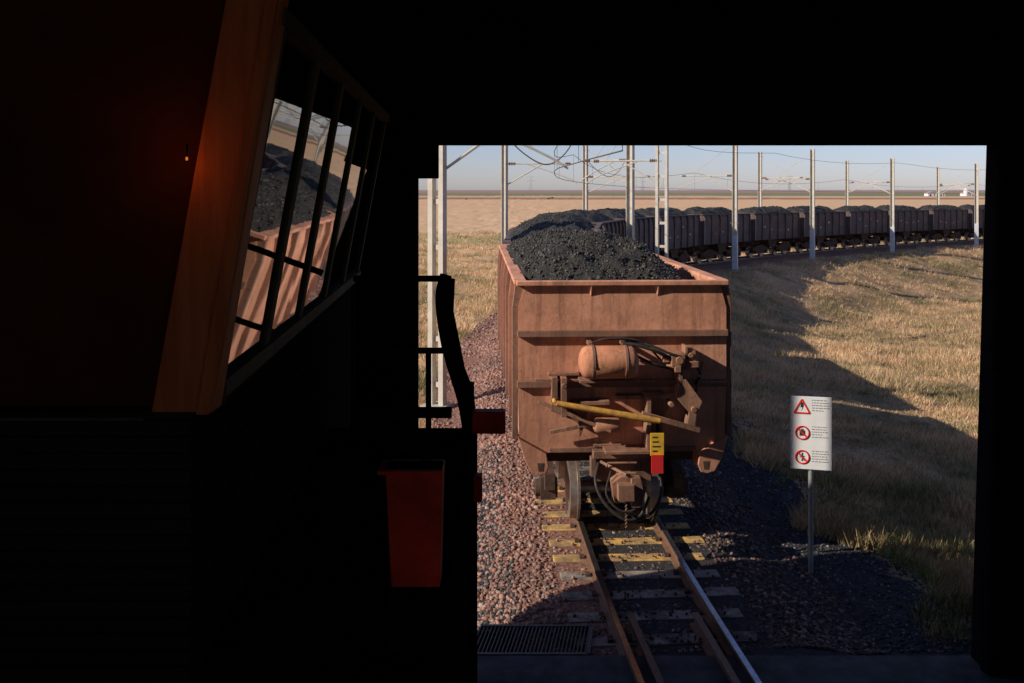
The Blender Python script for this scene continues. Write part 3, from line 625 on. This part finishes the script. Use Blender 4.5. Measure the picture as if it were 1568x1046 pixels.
edge_=lambda x,y,D: ((D>3.35+.5*np.sin(y*1.7)+.5*vnoise(x,y,1.3,4))&(y>10.2))|((D<-3.4+.6*vnoise(x,y,.6,4))&(y>17))|((D>2.6)&(y>50))
grass('veld_grass',64000,edge_,.165,m_grass)
def weedsel(x,y,D): return (D>3.2)&(D<6)&(y<17)&(vnoise(x,y,1.5,9)>.12)
grass('green_weeds',12000,weedsel,.15,m_weed,7)
# ------------------------------------------------------------------ distance
def pylon(x_,y_,h):
    e=empty('power_pylon',(x_,y_,-2)); t=B(); w=h*.11; r=.2
    for sx_ in(-1,1):
        for sy_ in(-1,1): t.tube([(sx_*w,sy_*w,0),(sx_*w*.3,sy_*w*.3,h*.6),(sx_*w*.22,sy_*w*.22,h)],r,4)
    for k_ in range(5):
        z0=h*.12*k_; z1=h*.12*(k_+1); f=lambda z_: w*(1-.7*z_/(h*.6))
        for sy_ in(-1,1): t.tube([(-f(z0),sy_*f(z0),z0),(f(z1),sy_*f(z1),z1)],r*.7,4); t.tube([(f(z0),sy_*f(z0),z0),(-f(z1),sy_*f(z1),z1)],r*.7,4)
    for zz,ww in((h*.72,.28),(h*.98,.2)):
        t.tube([(-h*ww,0,zz),(h*ww,0,zz)],r,4); t.tube([(-h*ww,0,zz),(0,0,zz+h*.07)],r*.8,4); t.tube([(h*ww,0,zz),(0,0,zz+h*.07)],r*.8,4)
    t.obj('lattice',m_pyl,e)
pylon(40,1950,34); pylon(283,1980,32); pylon(598,1970,35)
def shed(x_,y_,w,d,h,rot=0):
    e=empty('farm_building',(x_,y_,-2.2),rot); B().box(-w/2,w/2,-d/2,d/2,0,h).obj('walls',m_farm,e)
    B().prism_y([(-w/2-.4,h),(w/2+.4,h),(0,h+w*.22)],-d/2-.4,d/2+.4).obj('roof',m_farmr,e); t=B(); t.box(-w*.3,-w*.1,-d/2-.05,-d/2,0,h*.7); t.box(w*.15,w*.3,-d/2-.05,-d/2,h*.3,h*.7); t.obj('door_and_window',m_int,e)
shed(412,900,9,8,3.2); shed(424,905,6,8,3); shed(447,900,8,8,3.4)
e=empty('grain_silo',(442,890,-2.2)); B().tube([(0,0,0),(0,0,7),(0,0,8.6)],[2.2,2.2,.3],18).obj('silo',m_farm,e,True)
def cow(x_,y_,r):
    e=empty('cow',(x_,y_,tz(x_,y_)),r); t=B(); t.tube([(-.95,0,1.05),(-.7,0,1.05),(0,0,.98),(.6,0,1.02),(.85,0,1.1),(1.1,0,1.25),(1.3,0,1.2),(1.6,0,1.0)],[.12,.32,.38,.36,.26,.17,.15,.08],10)
    for a in(-.7,.6):
        for c_ in(-.2,.2): t.tube([(a,c_,1.0),(a+.05,c_,.5),(a,c_,0)],[.14,.07,.05],6)
    t.tube([(-.98,0,1.2),(-1.1,0,.6)],.03,4); t.obj('cow_body',m_cow,e,True)
for x_,y_ in((24,600),(26.5,606),(-28,560)): cow(x_,y_,random.uniform(0,3))
# ------------------------------------------------------------------ light
az=R(70); el=R(28)
Ld=Vector((math.sin(az)*math.cos(el),math.cos(az)*math.cos(el),-math.sin(el)))
sd=bpy.data.lights.new('sun','SUN'); sd.energy=5; sd.angle=R(.53); sd.color=(1,.89,.76); so=bpy.data.objects.new('sun',sd); scene.collection.objects.link(so)
so.rotation_euler=Ld.to_track_quat('-Z','Y').to_euler(); so.location=(-20,-10,20)
wd=bpy.data.worlds.new('World'); scene.world=wd; wd.use_nodes=True; nt=wd.node_tree; bg=nt.nodes['Background']; sk=nd(nt,'ShaderNodeTexSky',sky_type='NISHITA')
sk.sun_disc=False; sk.sun_elevation=el; sk.sun_rotation=R(250); sk.air_density=1; sk.dust_density=1.4; sk.ozone_density=3; sk.altitude=1500
nt.links.new(mix(nt,1.0,sk.outputs[0],(.93,.85,1.02),'MULTIPLY'),bg.inputs[0]); bg.inputs[1].default_value=.115
cam=bpy.data.cameras.new('camera'); co=bpy.data.objects.new('camera',cam); scene.collection.objects.link(co); co.location=(0,0,H); co.rotation_euler=(R(90),0,0)
cam.sensor_width=36; cam.lens=36*1400/1568; cam.shift_y=-233/1568; cam.clip_start=.05; cam.clip_end=20000; scene.camera=co
scene.view_settings.view_transform='Standard'; scene.view_settings.look='None'; scene.view_settings.exposure=0
